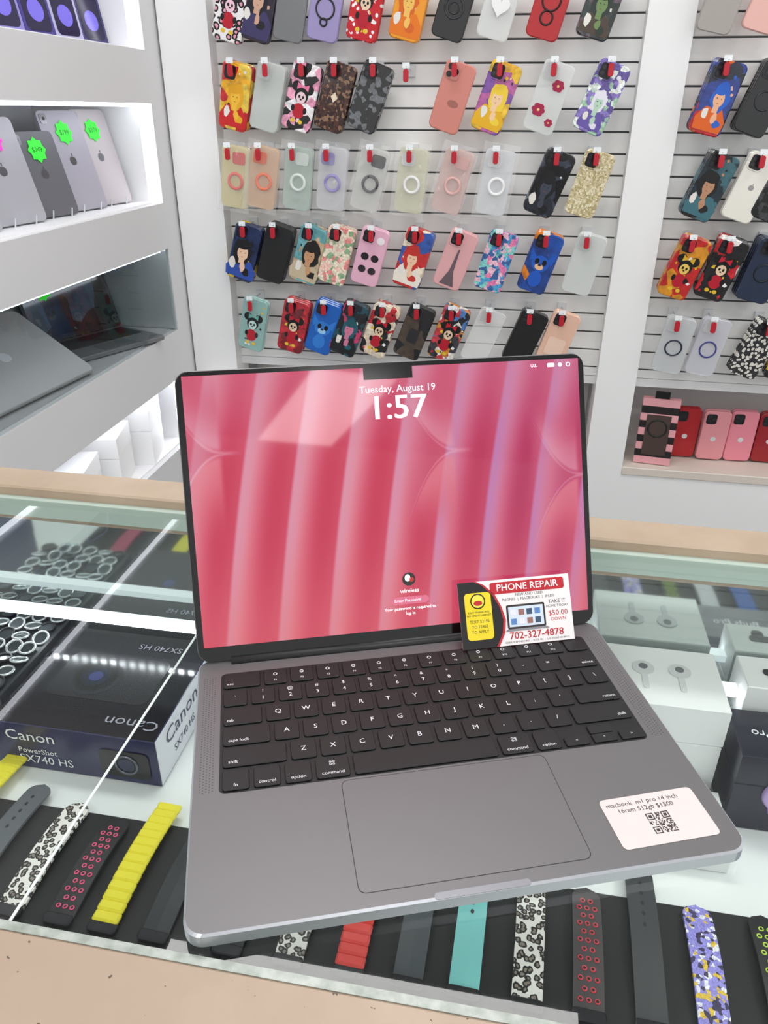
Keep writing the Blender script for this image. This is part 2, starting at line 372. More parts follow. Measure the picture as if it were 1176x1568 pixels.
def phone_case(x,z,mat,deco=None,layers=2,rot=None,clear=False,y=1.665,h=.156,w=.077,hook=True,hole=True,rim=None,name='phone_case',tiltx=None):
    b=MB(); 
    phi=math.radians(rnd.uniform(12,21) if rot is None else rot)
    yaw=rnd.uniform(-.09,.09)
    rim=rim or mat
    for l in range(layers):
        zz=-l*.0135
        b.prism(rr(w,h,.013,5),zz-.010,zz,mat if l==0 or clear else rim,.0022)
    if hole:
        hw=P('#17171a',.3) if not clear else CLR('#cfd3d2',.8)
        b.prism(rr(.036,.038,.009,cx=-.0165,cy=.0545),-.001,.0014,rim,.0005)
        b.prism(rr(.030,.032,.007,cx=-.0165,cy=.0545),.0014,.0017,hw)
        if not clear:
            for lx,ly in ((-.023,.061),(-.023,.048),(-.010,.0545)): b.prism(circ(.0048,12,lx,ly),.0017,.0021,P('#3a3b40',.2,.4))
    if deco: deco(b,.0004)
    u=Vector((math.cos(phi),0,-math.sin(phi))); v=Vector((math.sin(phi),0,math.cos(phi)))
    R=Matrix.Rotation(yaw,3,'Z')@Matrix.Rotation(rnd.uniform(.0,.10),3,'X')
    u=R@u; v=R@v; M=frame((x,y,z),u,v); b.obj(name,M)
    if hook:
        hp=M@Vector((-.012,.062,.0)); add_hook(hp.x,hp.z,hp.y)
def add_hook(x,z,yc):
    hooks.tube([(x,1.752,z+.012),(x,yc-.012,z+.008),(x,yc-.020,z+.016)],.0016,P('#d8dadc',.25,.6))
    hooks.box(x-.012,x+.012,1.742,1.7505,z-.004,z+.022,P('#e6e8ea',.3))
    Mx=frame((x+rnd.uniform(-.003,.003),yc-.017,z-.004),(1,0,0),(rnd.uniform(-.25,.25),0,1))
    hooks.prism(rr(.013,.028,.005),0,.006,RED,.001,Mx)
    hooks.prism(rr(.018,.012,.001,cy=.022),0.002,.003,P('#eef2f4',.3),0,Mx)

def S(c,r=.3): return P(c,r,coat=.35)
ROW=[.604,.406,.215,.0206,-.181]
# row 1
r=ROW[0]
phone_case(-.701,r,spots('#f1eeee','#e8a0b4','#15130f',55,1),mouse('#f4c8d8','#e8559a'))
phone_case(-.628,r,S('#2a2233'),fig('#15151c','#cfa58c','#3b3560',.01,1.25))
phone_case(-.546,r,S('#77787a'),None,1)
phone_case(-.459,r,S('#9b8fc0'),two(deco_ring('#1f1e22',-.01,.022),deco_ring('#1f1e22',-.038,.008)))
phone_case(-.361,r,spots('#c81d28','#f3f3f3','#f3f3f3',60,2,(.1,.22)),mouse())
phone_case(-.254,r,S('#f09a1c'),fig('#d8641c','#f0c060','#e87818',.0,1.2),2)
phone_case(-.146,r,S('#1b1b1d'),two(deco_ring('#35363a',-.012,.022),deco_ring('#2c2c30',-.012,.012)))
phone_case(-.040,r,CLR(),heart(),2,clear=True)
phone_case(.075,r,S('#b3161f'),two(deco_ring('#2b0b0d',.0,.021),deco_ring('#2b0b0d',-.035,.014)))
phone_case(.1925,r,patch(['#2e3a36','#0f1514','#5d4c58','#1b2723'],50,.02,3),fig('#2b352f','#6f8b57','#4d4036',-.01,1.1))
phone_case(.455,r+.01,S('#a8a29c'),None,2); phone_case(.556,r+.01,S('#e9b6ac'),None,2)
# row 2
r=ROW[1]
phone_case(-.708,r,patch(['#c51f24','#f0b11d','#c51f24','#e8c64a'],28,.01,5),fig('#e8a716','#f2bc35','#cc1c20',.0,1.15),3)
phone_case(-.621,r,CLR('#dfe4e0',.5),None,3,clear=True)
phone_case(-.530,r,patch(['#141214','#e79bb8','#f2eef0','#141214'],48,.01,6),mouse('#f0cfd6','#ef7aa6'),2)
phone_case(-.444,r,patch(['#3a1d18','#4d2a20','#2a1410','#8a6a50'],160,.002,7,.2),lambda b,z:b.poly([(0,.012),(-.009,0),(0,-.012),(.009,0)],z+.0003,P('#ead9c0')),2)
phone_case(-.354,r,patch(['#141416','#1a1a1c','#6a6c70','#141416'],85,.004,8),None,3)
add_hook(-.262,.458,1.69)
phone_case(-.146,r,S('#d9897c'),two(lens3(),lambda b,z:b.poly(circ(.014,14,.006,-.012,.008),z+.0003,P('#a86a60'))),1,hole=False)
phone_case(-.039,r,patch(['#7c4aa0','#e6ba22','#b55a9a','#d8a11e'],30,.03,9),fig('#f2cf3a','#f4cda2','#e8b21a',.0,1.15),2)
phone_case(.088,r,CLR('#f0f2f0',.45),flower('#a81f48'),2,clear=True)
phone_case(.2116,r,patch(['#8a78c4','#8a78c4','#e8efe9','#5e4c98','#9fc6a8'],75,.02,10),fig('#e9e6f2','#b8d8c2','#6a58a8',-.01,.9),2)
phone_case(.478,r,patch(['#1b1f33','#e06f1e','#243a8a','#b8202a'],34,.03,11),fig('#2b63c8','#efb48e','#e0641c',.0,1.1),3)
phone_case(.582,r,S('#17181a'),two(deco_ring('#2d2e33',-.005,.02),),3)
phone_case(.70,r,S('#3a3338'),None,2); phone_case(.83,r,patch(['#c04050','#203050','#e8d8c0'],34,.03,31),None,2)
# row 3 (bagged magnetic-ring cases)
r=ROW[2]
for i,(x,c,t) in enumerate(((-.725,'#e0564f','#efe3a8'),(-.646,'#f0692e','#f0c8a0'),(-.551,'#dfe9e2','#c4d8cc'),(-.457,'#8f86c8','#e6e6ea'),(-.354,'#2a2a2c','#e4e4e0'),(-.245,'#f2f2f0','#e6e5c8'),(-.137,'#e9b3ac','#efcdc6'),(-.026,'#f8f8f8','#e8ebee'))):
    def bag(b,z,c=c,i=i):
        b.ring(.019,.0040,P(c,.35),T(.004,-.008,z+.002),28,6)
        b.prism(rr(.036,.03,.007,cx=-.012 if i%2 else .012,cy=.05),z,z+.002,P(c if i not in (5,7) else '#e4e6e6',.3,alpha=.75),.0005)
        # wrinkled cellophane bag
        n=9; V=[];F=[]
        q=random.Random(i)
        for jy in range(n+1):
            for jx in range(n+1): V.append((-.046+.092*jx/n+q.uniform(-.001,.001),-.086+.178*jy/n,z+.004+q.uniform(0,.006)))
        for jy in range(n):
            for jx in range(n):
                a_=jy*(n+1)+jx; F.append([a_,a_+1,a_+n+2,a_+n+1])
        b.add(V,F,P('#ffffff',.06,alpha=.15,spec=.9))
    phone_case(x,r,CLR(t,.42),bag,2,clear=True,rot=rnd.uniform(5,16),hole=False)
phone_case(.109,r,patch(['#15161c','#1d2028','#101116','#3c4454'],40,.03,12),fig('#0d0e12','#3a3f4c','#20242e',-.01,1.2),2)
phone_case(.209,r,patch(['#cdbf96','#dccfa6','#b8a878','#efe6c8'],220,.001,13,.2),None,1)
phone_case(.497,r,patch(['#23313a','#1c1d20','#3d6670'],25,.03,14),fig('#151515','#b98a6a','#3c6d78',.0,1.2),3)
phone_case(.592,r,S('#e9e6dc',.2),two(lambda b,z:apple(b,.011,P('#9a9a98'),Idm,z)),2)
phone_case(.661,r,patch(['#1a1a1c','#3b3b3e','#111112'],70,.01,15),None,3)
phone_case(.80,r,S('#8c3a3a'),None,2)
# row 4
r=ROW[3]
phone_case(-.715,r,patch(['#26355e','#1e2c50','#d8b830'],24,.03,16),fig('#0f0f14','#f0c8a8','#2d4fa8',.0,1.35),3)
phone_case(-.625,r,S('#101012'),None,4)
phone_case(-.529,r,patch(['#5d98a0','#6aa8ae','#c8b090'],22,.02,17),fig('#15110e','#c9976f','#c9b79a',.0,1.3),3)
phone_case(-.448,r,patch(['#f0e3cc','#f0e3cc','#e88f8a','#8fb08a','#f2c8b8'],75,.01,18),None,4)
phone_case(-.354,r,S('#ecb6cc'),lambda b,z:[b.poly(circ(.011,14,x_,y_,.010),z+.0003+.00005*i_,P(c_)) for i_,(x_,y_,c_) in enumerate(((-.014,.0,'#20181c'),(.014,.0,'#20181c'),(-.014,-.035,'#2a2428'),(.014,-.035,'#2a2428'),(.018,.05,'#f6f0f2')))],2)
phone_case(-.235,r,patch(['#cf2a2c','#efe0c8','#3558a8','#cf2a2c'],26,.03,19),fig('#c83028','#f1c7a6','#efe6d8',.0,1.2),3)
phone_case(-.119,r,S('#e7aeb0'),lambda b,z:b.poly([(-.02,-.07),(.02,-.07),(.006,-.03),(.002,.03),(-.002,.03),(-.006,-.03)],z+.0003,P('#6b5a60')),2)
phone_case(-.011,r,patch(['#e87fae','#4a9fd0','#7fd0c8','#3763a0','#f3c1d4'],85,.02,20),None,2)
phone_case(.106,r,patch(['#1f4fa8','#e8841e','#1b3f88'],22,.03,21),two(bear('#1d5ac0','#f0c090'),),3)
phone_case(.219,r,CLR('#e9edea',.6),None,2,clear=True)
phone_case(.472,r,patch(['#c4201f','#d8901c','#c4201f'],26,.03,22),mouse('#f0c860','#e0b020'),3)
phone_case(.562,r,patch(['#16161a','#c6202a','#e8e4e0','#16161a'],30,.03,23),mouse(),4)
phone_case(.665,r,S('#1c2a44'),two(deco_ring('#0e1524',-.005,.021),),4,w=.083)
phone_case(.80,r,S('#202024'),None,3)
# row 5
r=ROW[4]
phone_case(-.705,r,P('#9ec8c2',.2,alpha=.8),mouse('#c8e4df','#6fb5ad'),2,rim=P('#b9d8d3',.2,alpha=.8),hole=False)
phone_case(-.582,r,patch(['#b71c2b','#c8202f','#7c0f1c'],40,.02,24),mouse(),3)
phone_case(-.494,r,S('#1463c0'),bear(),3)
phone_case(-.416,r,patch(['#12222c','#c83a6a','#1c4a58','#101418'],38,.03,25),fig('#1c5a68','#d07a9a','#12181c',.0,1.1),3)
phone_case(-.327,r,patch(['#e8d3b8','#b8202a','#1c1c20','#eadcc6'],36,.03,26),mouse(),3)
phone_case(-.227,r,patch(['#141416','#1f1f22','#4d4036'],26,.03,27),lambda b,z:b.prism(rr(.03,.04,.006,cy=-.01),z,z+.001,P('#2c2c30',.3)),2)
phone_case(-.129,r,patch(['#3a3a40','#e9e4dc','#d88a30','#4b78b8','#1b1b1e','#c83c44'],55,.03,28),mouse(),3)
phone_case(-.031,r,CLR('#f2f2f2',.4),None,1,clear=True)
phone_case(.084,r,S('#121214'),None,2)
phone_case(.173,r,S('#e8bda6',.3),lambda b,z:b.prism(rr(.05,.05,.006,cy=-.02),z,z+.0006,P('#f0cdb8')),2)
phone_case(.481,r,CLR('#dfe2e4',.5),deco_ring('#1f2440',-.005,.021),2,clear=True,rot=8)
phone_case(.570,r,CLR('#dcdde4',.5),deco_ring('#3b3f88',-.005,.021),2,clear=True,rot=10)
phone_case(.693,r,spots('#2b2b2d','#d8d4cc','#efece4',95,5,(.22,.34)),None,3)
phone_case(.785,r-.01,patch(['#141414','#e8c020','#141414'],30,.02,29),None,3)
# alcove stock
AZ=-.5585
b=MB(); 
for i in range(9): b.box(-.052,.052,-.011,.011,i*.0225+.001,i*.0225+.0235,P('#e9a7ae') if i%2==0 else P('#1d1518'),.0)
b.box(-.034,.034,-.0125,-.011,.03,.155,P('#4c3d38',.2)); b.ring(.026,.003,P('#1b1b1b'),T(0,-.012,.115)@Matrix.Rotation(math.pi/2,4,'X'))
b.box(-.02,.02,-.006,.006,.203,.222,BLACK); b.obj('packaged_phone_case',T(.492,1.745,AZ)@Matrix.Rotation(-.12,4,'Z'))
for (x,y,c) in ((.585,1.80,'#b9141f'),(.665,1.79,'#e99aa2'),(.745,1.80,'#ee8f9f'),(.825,1.80,'#a01422'),(.90,1.8,'#e7a0a8'),(.20,1.80,'#c83a52'),(.11,1.8,'#e9a0aa'),(.0,1.8,'#35363a')):
    phone_case(x,AZ+.0815,S(c,.3),lambda b,z:b.poly(circ(.008,12,0,-.01),z+.0003,P('#dcdcdc')),2,rot=0,y=y,hook=False,name='phone_case',h=.158)
hooks.obj('peg_hook_set')

# ---------------------------------------------------------------- counter
ctr=empty('display_counter')
X0,X1=-.905,1.75
GL=glassy('#f6fbf9',.035,.55)
b=MB(); b.add([(X0,-.2545,0),(X1,-.2545,0),(X1,.196,0),(X0,.196,0)],[[0,1,2,3]],GL); b.obj('glass_top',parent=ctr)
WR=wear()
b=MB(); b.box(X0,X1,-.335,-.259,-.05,.0015,WR,.002); b.box(X0,X1,-.2595,-.2547,-.03,.0008,mottled('#8f988f','#b4bbb4',110,.3)); b.obj('front_rail',parent=ctr)
b=MB(); b.box(X0,X1,.198,.243,-.03,.012,mottled('#b09a84','#bfab96',12,.5),.002); b.box(X0,X1,.190,.198,-.02,.001,P('#b9c9bf',.15)); b.obj('rear_rail',parent=ctr)
b=MB(); b.box(X0,X1,-.335,.243,-.275,-.25,P('#f0f2f2',.35)); b.box(X0,X1,-.315,.243,-1.0,-.275,P('#d8d8d8',.5)); b.box(X0,X0+.012,-.33,.243,-.25,-.03,P('#d9dcdc',.4)); b.box(X1-.012,X1,-.33,.243,-.25,-.03,P('#d9dcdc',.4)); b.obj('case_body',parent=ctr)
b=MB(); b.box(X0+.012,X1-.012,.232,.240,-.25,-.03,P('#ccd5d3',.06,.85)); b.obj('mirror_back',parent=ctr)
b=MB(); b.add([(X0+.012,-.322,-.25),(X1-.012,-.322,-.25),(X1-.012,-.322,-.05),(X0+.012,-.322,-.05)],[[0,1,2,3]],GL); b.obj('front_pane',parent=ctr)
b=MB()
LB=P('#ffffff',.5,emis='#f6faff',es=30.); LS=P('#f0f4f6',.4,emis='#f6faff',es=.8)
b.box(X0+.02,X1-.02,.196,.210,-.160,-.152,LS)
xx=X0+.03
while xx<X1-.03:
    b.box(xx,xx+.006,.1945,.1965,-.1585,-.1535,LB); xx+=.0125
b.box(X0+.02,X1-.02,-.30,-.285,-.049,-.041,P('#ffffff',.5,emis='#f6faff',es=25.)); b.obj('led_strips',parent=ctr)
b=MB(); 
for sx in (-.171,.86,-.62): b.box(sx,sx+.0016,-.2545,.19,.0,.0006,P('#dfe8e5',.2))
b.obj('glass_seams',parent=ctr)

# band tray
b=MB(); b.box(-.6,.62,-.135,.004,-.2499,-.243,P('#0e0e10',.6),.001); b.box(-.6,.62,-.142,-.135,-.2499,-.235,P('#1d1d20',.4),.001); b.obj('watch_band_tray')
def band(x,y1,mat,style=None,c2=None,y0=-.105,w=.0242,ang=-.03):
    b=MB(); L=y1-y0; n=26; V=[];F=[]
    # strap profile: centreline slightly arched, rolled down at the lug
    def zc(t): return .006*math.sin(math.pi*min(1,max(0,t)))
    def wid(t):
        d=(1-t)*L
        return w/2*(math.sqrt(max(0,1-((w/2-d)/(w/2))**2)) if d<w/2 else 1)
    ts=[i/n*(1-.5*w/L) for i in range(n)]+[1-.5*w/L*math.cos(a*math.pi/12) for a in range(1,7)]
    if style=='rib':
        k=max(4,int(L/.0085))
        for i in range(k):
            yy=y0+L*(i+.5)/k; b.prism(rr(w,L/k*1.12,.002,3,0,yy),.002+zc((i+.5)/k),.0075+zc((i+.5)/k),mat,.0018)
    else:
        for t in ts:
            hw=max(wid(t),.0004); yy=y0+L*t
            V+=[(-hw,yy,zc(t)),(hw,yy,zc(t)),(hw,yy,zc(t)+.003),(0,yy,zc(t)+.0036),(-hw,yy,zc(t)+.003)]
        for i in range(len(ts)-1):
            for j in range(5): F.append([i*5+j,i*5+(j+1)%5,(i+1)*5+(j+1)%5,(i+1)*5+j])
        F.append([4,3,2,1,0]); b.add(V,F,mat)
    if style=='dots':
        k=int(L/.0075)
        for i in range(1,k-1):
            for jx in ((-.0065,0,.0065) if i%2 else (-.0033,.0033)):
                t=i/k; b.ring(.0017,.0007,P(c2,.4),T(jx,y0+L*t,zc(t)+.0036),10,4); b.poly(circ(.0014,8,jx,y0+L*t),zc(t)+.0039,BLACK)
    if style=='holes':
        for i in range(5):
            t=.55+i*.075; b.poly(circ(.0016,10,0,y0+L*t,.0022),zc(t)+.0038,P('#1b1b1c',.5))
    b.prism(rr(w+.002,.010,.003,3,0,y0-.004),0,.006,P('#26262a',.25,.6),.001)
    b.obj('watch_band',T(x,0,-.2425)@Matrix.Rotation(ang,4,'Z'))
leo=lambda s:spots('#f2ede8','#8d8278','#141210',170,s,(.20,.44),warp=.004)
band(-.425,.055,P('#e8dc2c'),'rib'); band(-.376,.025,P('#5b5f64'),'holes'); band(-.325,.01,leo(1)); band(-.277,.0,P('#232326'),'dots','#ff5c8c')
band(-.236,.022,P('#f0e22e'),'rib'); band(-.19,.0,P('#26282c')); band(-.125,.01,P('#222326'))
band(-.073,.01,leo(2)); band(-.022,.01,P('#ee4a44'),'rib'); band(.026,.0,P('#4b5054'),'holes'); band(.071,.01,P('#86d6d4'),'holes')
band(.1205,.005,leo(3)); band(.168,.004,P('#453e40'),'dots','#e0404f'); band(.2155,.036,P('#38393c'),'holes')
band(.262,.004,patch(['#9a92e2','#9a92e2','#948be0','#f0eef8','#3c3458','#9a92e2','#e8c23c','#9a92e2'],300,.002,41)); band(.316,.004,P('#1d1e20'),'dots','#c8e848'); band(.365,.01,P('#c8c8cc')); band(.415,.01,P('#2050a0'))
band(-.475,.03,P('#303238'),'holes'); band(-.525,.02,P('#b04060'))

# camera carton
b=MB(); NAVY=P('#23254f',.22); NT=P('#15151f',.10); TW=P('#f6f6f9',.4); TG=P('#9a9aa8',.4)
b.box(-.093,.093,-.083,.083,0,.062,NAVY,.0008,mtop=NT)
b.box(.0925,.0935,-.082,.082,.001,.061,P('#dcdce4',.3))
Fm=frame((0,-.0834,0),(1,0,0),(0,0,1)); Sm=frame((.0939,0,0),(0,1,0),(0,0,1)); Tm=frame((0,0,.0624),(-1,0,0),(0,-1,0))
b.text('Canon',.0195,TW,Fm,-.048,.046,1.1,.0003)
b.text('PowerShot',.010,TW,Fm,-.043,.026,1,.0003); b.text('SX740 HS',.015,TW,Fm,-.035,.014,1,.0003)
b.text('Canon',.026,P('#1f2148',.3),Sm,-.02,.043,1.2); b.text('SX740 HS',.013,P('#1f2148'),Sm,-.02,.018)
b.text('Canon',.019,TG,Tm,-.058,-.066+.128,1.2,.0003); b.text('SX740 HS',.013,TG,Tm,-.035,-.06,1,.0003)
b.prism(rr(.12,.075,.012,cx=.0,cy=-.002),.00001,.00006,P('#1a1a22',.2),0,Tm)
for R,c in ((.030,'#24242c'),(.024,'#0a0a0d'),(.016,'#141a30'),(.008,'#30386a')): b.poly(circ(R,32,.015,-.0),.0001+(.04-R)*.02,P(c,.15),Tm)
b.prism(rr(.055,.036,.006,cx=.056,cy=.026),.0001,.0008,P('#101014',.2),0,Fm); b.ring(.012,.0015,P('#777a84',.2,.8),Fm@T(.058,.026,.001),24,6)
b.poly(circ(.009,20,.058,.026),.0012,P('#20264a',.1),Fm)
b.obj('camera_box',T(-.353,.135,-.2495))
# rings tray
b=MB(); b.box(-.065,.065,-.075,.07,0,.07,P('#2b2f33',.3),.002)
for i in range(6):
    for j in range(7):
        Mr=T(-.053+i*.0212+rnd.uniform(-.003,.003),-.062+j*.0205,.074)@Matrix.Rotation(rnd.uniform(-.4,.4),4,'X')
        b.ring(.0090,.0015,P('#d4d8da',.2,.7) if (i*2+j)%5 else P('#2a2a2e',.3,.5),Mr,18,6); b.poly(circ(.0078,16),-.0005,P('#3a4046',.15),Mr)
b.obj('ring_tray',T(-.514,.155,-.2495))
# right side cartons
def earb(b,w,d,h):
    for sx in (-.018,.018):
        b.prism(circ(.011,18,sx,.008),h+.0002,h+.0012,P('#dcdcde',.2)); b.prism(circ(.0045,14,sx,.010),h+.0012,h+.0016,P('#6a6b70',.2)); b.prism(rr(.006,.024,.0028,cx=sx,cy=-.012),h+.0002,h+.001,P('#e2e2e5',.2))
carton('earbuds_box',.240,.180,-.2495,.115,.09,.12,deco=earb)
carton('earbuds_box',.380,.203,-.2495,.115,.05,.12,deco=lambda b,w,d,h:(b.prism(rr(.026,.010,.004,cx=-.025),h+.0002,h+.001,P('#202024')),b.prism(rr(.012,.014,.005,cx=-.028,cy=-.008),h+.0002,h+.0012,P('#3a3a3e'))))
def gal(b,w,d,h):
    M=frame((0,-d/2-.0008,0),(1,0,0),(0,0,1)); b.ring(.013,.006,P('#c8aee6',.25),M@T(-.020,h*.52,.0),26,8); b.ring(.010,.005,P('#b79ad8',.25),M@T(-.016,h*.36,.001),26,8); b.text('Buds Pro',.014,TW,frame((0,0,h+.0005),(-1,0,0),(0,-1,0)),0.025,0)
carton('black_earbuds_box',.372,.139,-.2495,.13,.065,.095,P('#2a2a38',.2),deco=gal)
carton('white_accessory_box',.255,.085,-.2495,.09,.07,.03)
carton('white_accessory_box',.56,.14,-.2495,.12,.12,.06); carton('boxed_camera',-.72,.08,-.2495,.14,.14,.07,P('#202a55',.3))

# ---------------------------------------------------------------- laptop
A=.3505
LM=Matrix.Rotation(A,4,'Z')
lap=empty('laptop',LM)
BODY=P('#737173',.42,.45); BODY2=P('#c3c6cc',.3,.8)
b=MB(); b.prism(rr(.3126,.2212,.011,8,0,-.1036),.0016,.0115,BODY2,.0012,mtop=BODY,smooth=False)
for x in (-.12,.12):
    for y in (-.19,-.02): b.prism(circ(.008,16,x,y),.0002,.002,P('#1a1a1c',.6))
b.prism(rr(.053,.004,.0018,4,0,-.2125),.0112,.01158,P('#8a8a90',.35,.5))
# trackpad: thin dark gap + pad
b.prism(rr(.1314,.0784,.0045,5,0,-.1655),.0113,.01154,P('#1e1e20',.5)); b.prism(rr(.1305,.0775,.0042,5,0,-.1655),.0114,.01158,BODY)
# keyboard well
b.prism(rr(.279,.1125,.004,5,0,-.0685),.0113,.01156,P('#060607',.5))
# speaker perforation
sp=P('#3a3a3d',.6)
for sx in (-1,1):
    for i in range(5):
        for j in range(48):
            b.poly(circ(.00045,5,sx*(.1435+i*.0019),-.0155-j*.00225-(.0011 if i%2 else 0)),.01152,sp)
b.obj('base',parent=lap)
KM=P('#0a0a0c',.5); LG=P('#d9d9de',.5,emis='#e9e9ee',es=.2)
kb=MB(); U=.279/14.5-.00006; KY=.1125/6
rows=[[('esc',1.5)]+[(s,1) for s in ('F1','F2','F3','F4','F5','F6','F7','F8','F9','F10','F11','F12')]+[('',1)],
 [('`',1)]+[(c,1) for c in '1234567890-=']+[('delete',1.5)],
 [('tab',1.5)]+[(c,1) for c in 'QWERTYUIOP[]\\'],
 [('caps lock',1.75)]+[(c,1) for c in "ASDFGHJKL;'"]+[('return',1.75)],
 [('shift',2.25)]+[(c,1) for c in 'ZXCVBNM,./']+[('shift',2.25)],
 [('fn',1),('control',1),('option',1),('command',1.25),('',5),('command',1.25),('option',1),('<',1),('^',1),('>',1)]]
sym=dict(zip('1234567890','!@#$%^&*()'))
for ri,row in enumerate(rows):
    x=-.1392+.0003; cy=-.01225-KY*(ri+.5)
    for s,wu in row:
        w=U*wu; cx=x+w/2; kh=KY-.0026
        if s=='^':
            for dy in (-.25,.25): kb.prism(rr(w-.0026,kh/2-.0006,.0012,3,cx,cy+dy*KY*.86),.0115,.0128,KM,.0004)
        elif s in '<>' and s: kb.prism(rr(w-.0026,kh/2-.0004,.0012,3,cx,cy-.25*KY*.86),.0115,.0128,KM,.0004)
        else: kb.prism(rr(w-.0026,kh,.0022,3,cx,cy),.0115,.0128,KM,.0004)
        if s:
            if len(s)==1 and s.isalpha(): kb.text(s,.0056,LG,Idm,cx,cy,1,.01293)
            elif s in sym: kb.text(s,.0048,LG,Idm,cx,cy-.003,1,.01293); kb.text(sym[s],.0042,LG,Idm,cx,cy+.0038,1,.01293)
            elif s[0]=='F' and len(s)>1: kb.text(s,.0025,LG,Idm,cx,cy-.0045,1,.01293); kb.ring(.0013,.0003,LG,T(cx,cy+.002,.0129),8,4)
            elif s in '<>^': kb.text(s,.003,LG,Idm,cx,cy-.004,1,.01293)
            elif len(s)==1: kb.text(s,.005,LG,Idm,cx,cy,1,.01293)
            elif s in('esc','tab','caps lock') or (s=='shift' and x<0) : kb.text(s,.0036,LG,Idm,x+.0035+len(s)*.0009,cy-.0042,1,.01293)
            elif s in('delete','return','shift'): kb.text(s,.0036,LG,Idm,x+w-.0035-len(s)*.0009,cy-.0042,1,.01293)
            else:
                kb.text(s,.0036,LG,Idm,cx,cy-.0045,1,.01293)
                if s=='command':
                    for ax in(-1,1):
                        for ay in (-1,1): kb.ring(.0007,.0002,LG,T(cx+ax*.001,cy+.0035+ay*.001,.0129),8,4)
        x+=w
kb.obj('keyboard',parent=lap)
# lid
B=1.9742
LDM=frame((0,.001,.0115),(1,0,0),(0,-math.cos(B),math.sin(B)))
b=MB(); LH=.2155
b.prism(rr(.3126,LH,.010,8,0,LH/2+.001),-.0048,-.0006,BODY,.0010)
b.prism(rr(.3112,LH-.0014,.0095,8,0,LH/2+.001),-.0008,.0,P('#050506',.12),.0001)
b.obj('lid_shell',LDM,lap)
b=MB(); b.tube([(-.132,.003,.0105),(.132,.003,.0105)],.0052,P('#0a0a0b',.4),12); b.obj('hinge',parent=lap)
# wallpaper grid
sx0,sx1,sy0,sy1=-.1512,.1512,.0125,.2125
def sm(a,b_,x):
    t=min(1,max(0,(x-a)/(b_-a))); return t*t*(3-2*t)
def mixc(a,b_,t): return tuple(a[i]*(1-t)+b_[i]*t for i in range(3))
def wall(u,v):
    s=(u-.125*(v-.5)+.010*math.sin(v*3.0)+.004)/.1265; k=math.floor(s); t=s-k
    light=(.89,.57,.66); salmon=(.92,.47,.52); red=(.81,.16,.31); mag=(.73,.14,.36); lil=(.78,.48,.70)
    edge=mixc(light,lil,sm(.4,.8,u))
    deep=mixc(red,mag,sm(.45,.95,u))
    c=mixc(edge,salmon,sm(0,.35,t)*(.35+.5*(1-v)))
    c=mixc(c,deep,sm(.10,.66,t))
    c=mixc(c,mixc(deep,salmon,.30),sm(.72,.93,t)*.6)
    c=mixc(c,edge,sm(.92,1.0,t)*.95)
    c=mixc(c,(.92,.46,.48),sm(.45,.0,v)*.42)
    c=mixc(c,(.88,.55,.64),sm(.62,1.0,v)*.45)
    for (up,vp,wd) in ((.085,.715,.13),(.665,.672,.13),(.995,.545,.13)):
        d=(up-u)/wd
        if -.4<d<1.15:
            dd=max(d,0); g=.003+.24*dd**2.1; e=abs(v-vp); up_=v>vp
            fade=sm(1.15,.70,d)
            if d>0:
                lobe=sm(g,g+.02,e)*sm(.36,.10,e)*fade*sm(0,.12,d)
                c=mixc(c,mixc((.91,.60,.68),(.84,.36,.48),sm(.0,.2,e-g)) if up_ else mixc((.92,.52,.58),(.88,.36,.44),sm(.0,.25,e-g)),lobe*.75)
                c=mixc(c,mixc((.80,.34,.46),(.88,.50,.60),d),(1-sm(g-.012,g,e))*.5*fade)
                c=mixc(c,(.95,.74,.80),math.exp(-((e-g)/.005)**2)*fade*.5)
            else:
                c=mixc(c,(.92,.64,.72),math.exp(-(e/.007)**2)*sm(-.4,0,d)*.6)
    return c
NX,NY=420,270
V=[];F=[];colr=[]
for j in range(NY+1):
    for i in range(NX+1):
        u=i/NX; v=j/NY; V.append((sx0+(sx1-sx0)*u,sy0+(sy1-sy0)*v,.00035)); colr.append(lin(wall(u,v)))
for j in range(NY):
    for i in range(NX):
        x=(i+.5)/NX; y=(j+.5)/NY
        if abs(x-.5)<.062 and y>.957: continue   # camera notch
        a=j*(NX+1)+i; F.append((a,a+1,a+NX+2,a+NX+1))
me=bpy.data.meshes.new('screen'); me.from_pydata(V,[],F)
ca=me.color_attributes.new('Col','FLOAT_COLOR','POINT')
ca.data.foreach_set('color',[c for q in colr for c in q])
m=bpy.data.materials.new('lcd_wallpaper'); nt,N,L,bs=nodes(m)
at=N.new('ShaderNodeAttribute'); at.attribute_name='Col'
bs.inputs['Base Color'].default_value=(.01,.01,.01,1); bs.inputs['Roughness'].default_value=.04
L.new(at.outputs['Color'],bs.inputs['Emission Color']); bs.inputs['Emission Strength'].default_value=.86
me.materials.append(m); so=bpy.data.objects.new('screen',me); COL.objects.link(so); so.parent=lap; so.matrix_local=LDM
b=MB(); UI=P('#ffffff',.5,emis='#ffffff',es=.9); UI2=P('#ffe0e8',.5,emis='#ffe4ec',es=.8)
def SX(u): return sx0+(sx1-sx0)*u
def SY(v): return sy0+(sy1-sy0)*v
z=.0006
b.text('Tuesday, August 19',.0074,UI2,Idm,SX(.522),SY(.918),1,z)
for dx in (-.0002,0,.0002): b.text('1:57',.0250,UI2,Idm,SX(.520)+dx*2,SY(.845),1.05,z+dx*.1)
b.text('wireless',.0045,UI,Idm,SX(.521),SY(.145),1,z); b.poly(circ(.0052,20,SX(.521),SY(.19)),z,P('#2b2b2b',.4)); b.poly(circ(.0022,12,SX(.521)-.001,SY(.195),.0028),z+.0001,UI); b.poly(circ(.002,12,SX(.521)+.002,SY(.188)),z+.0001,P('#c03030'))
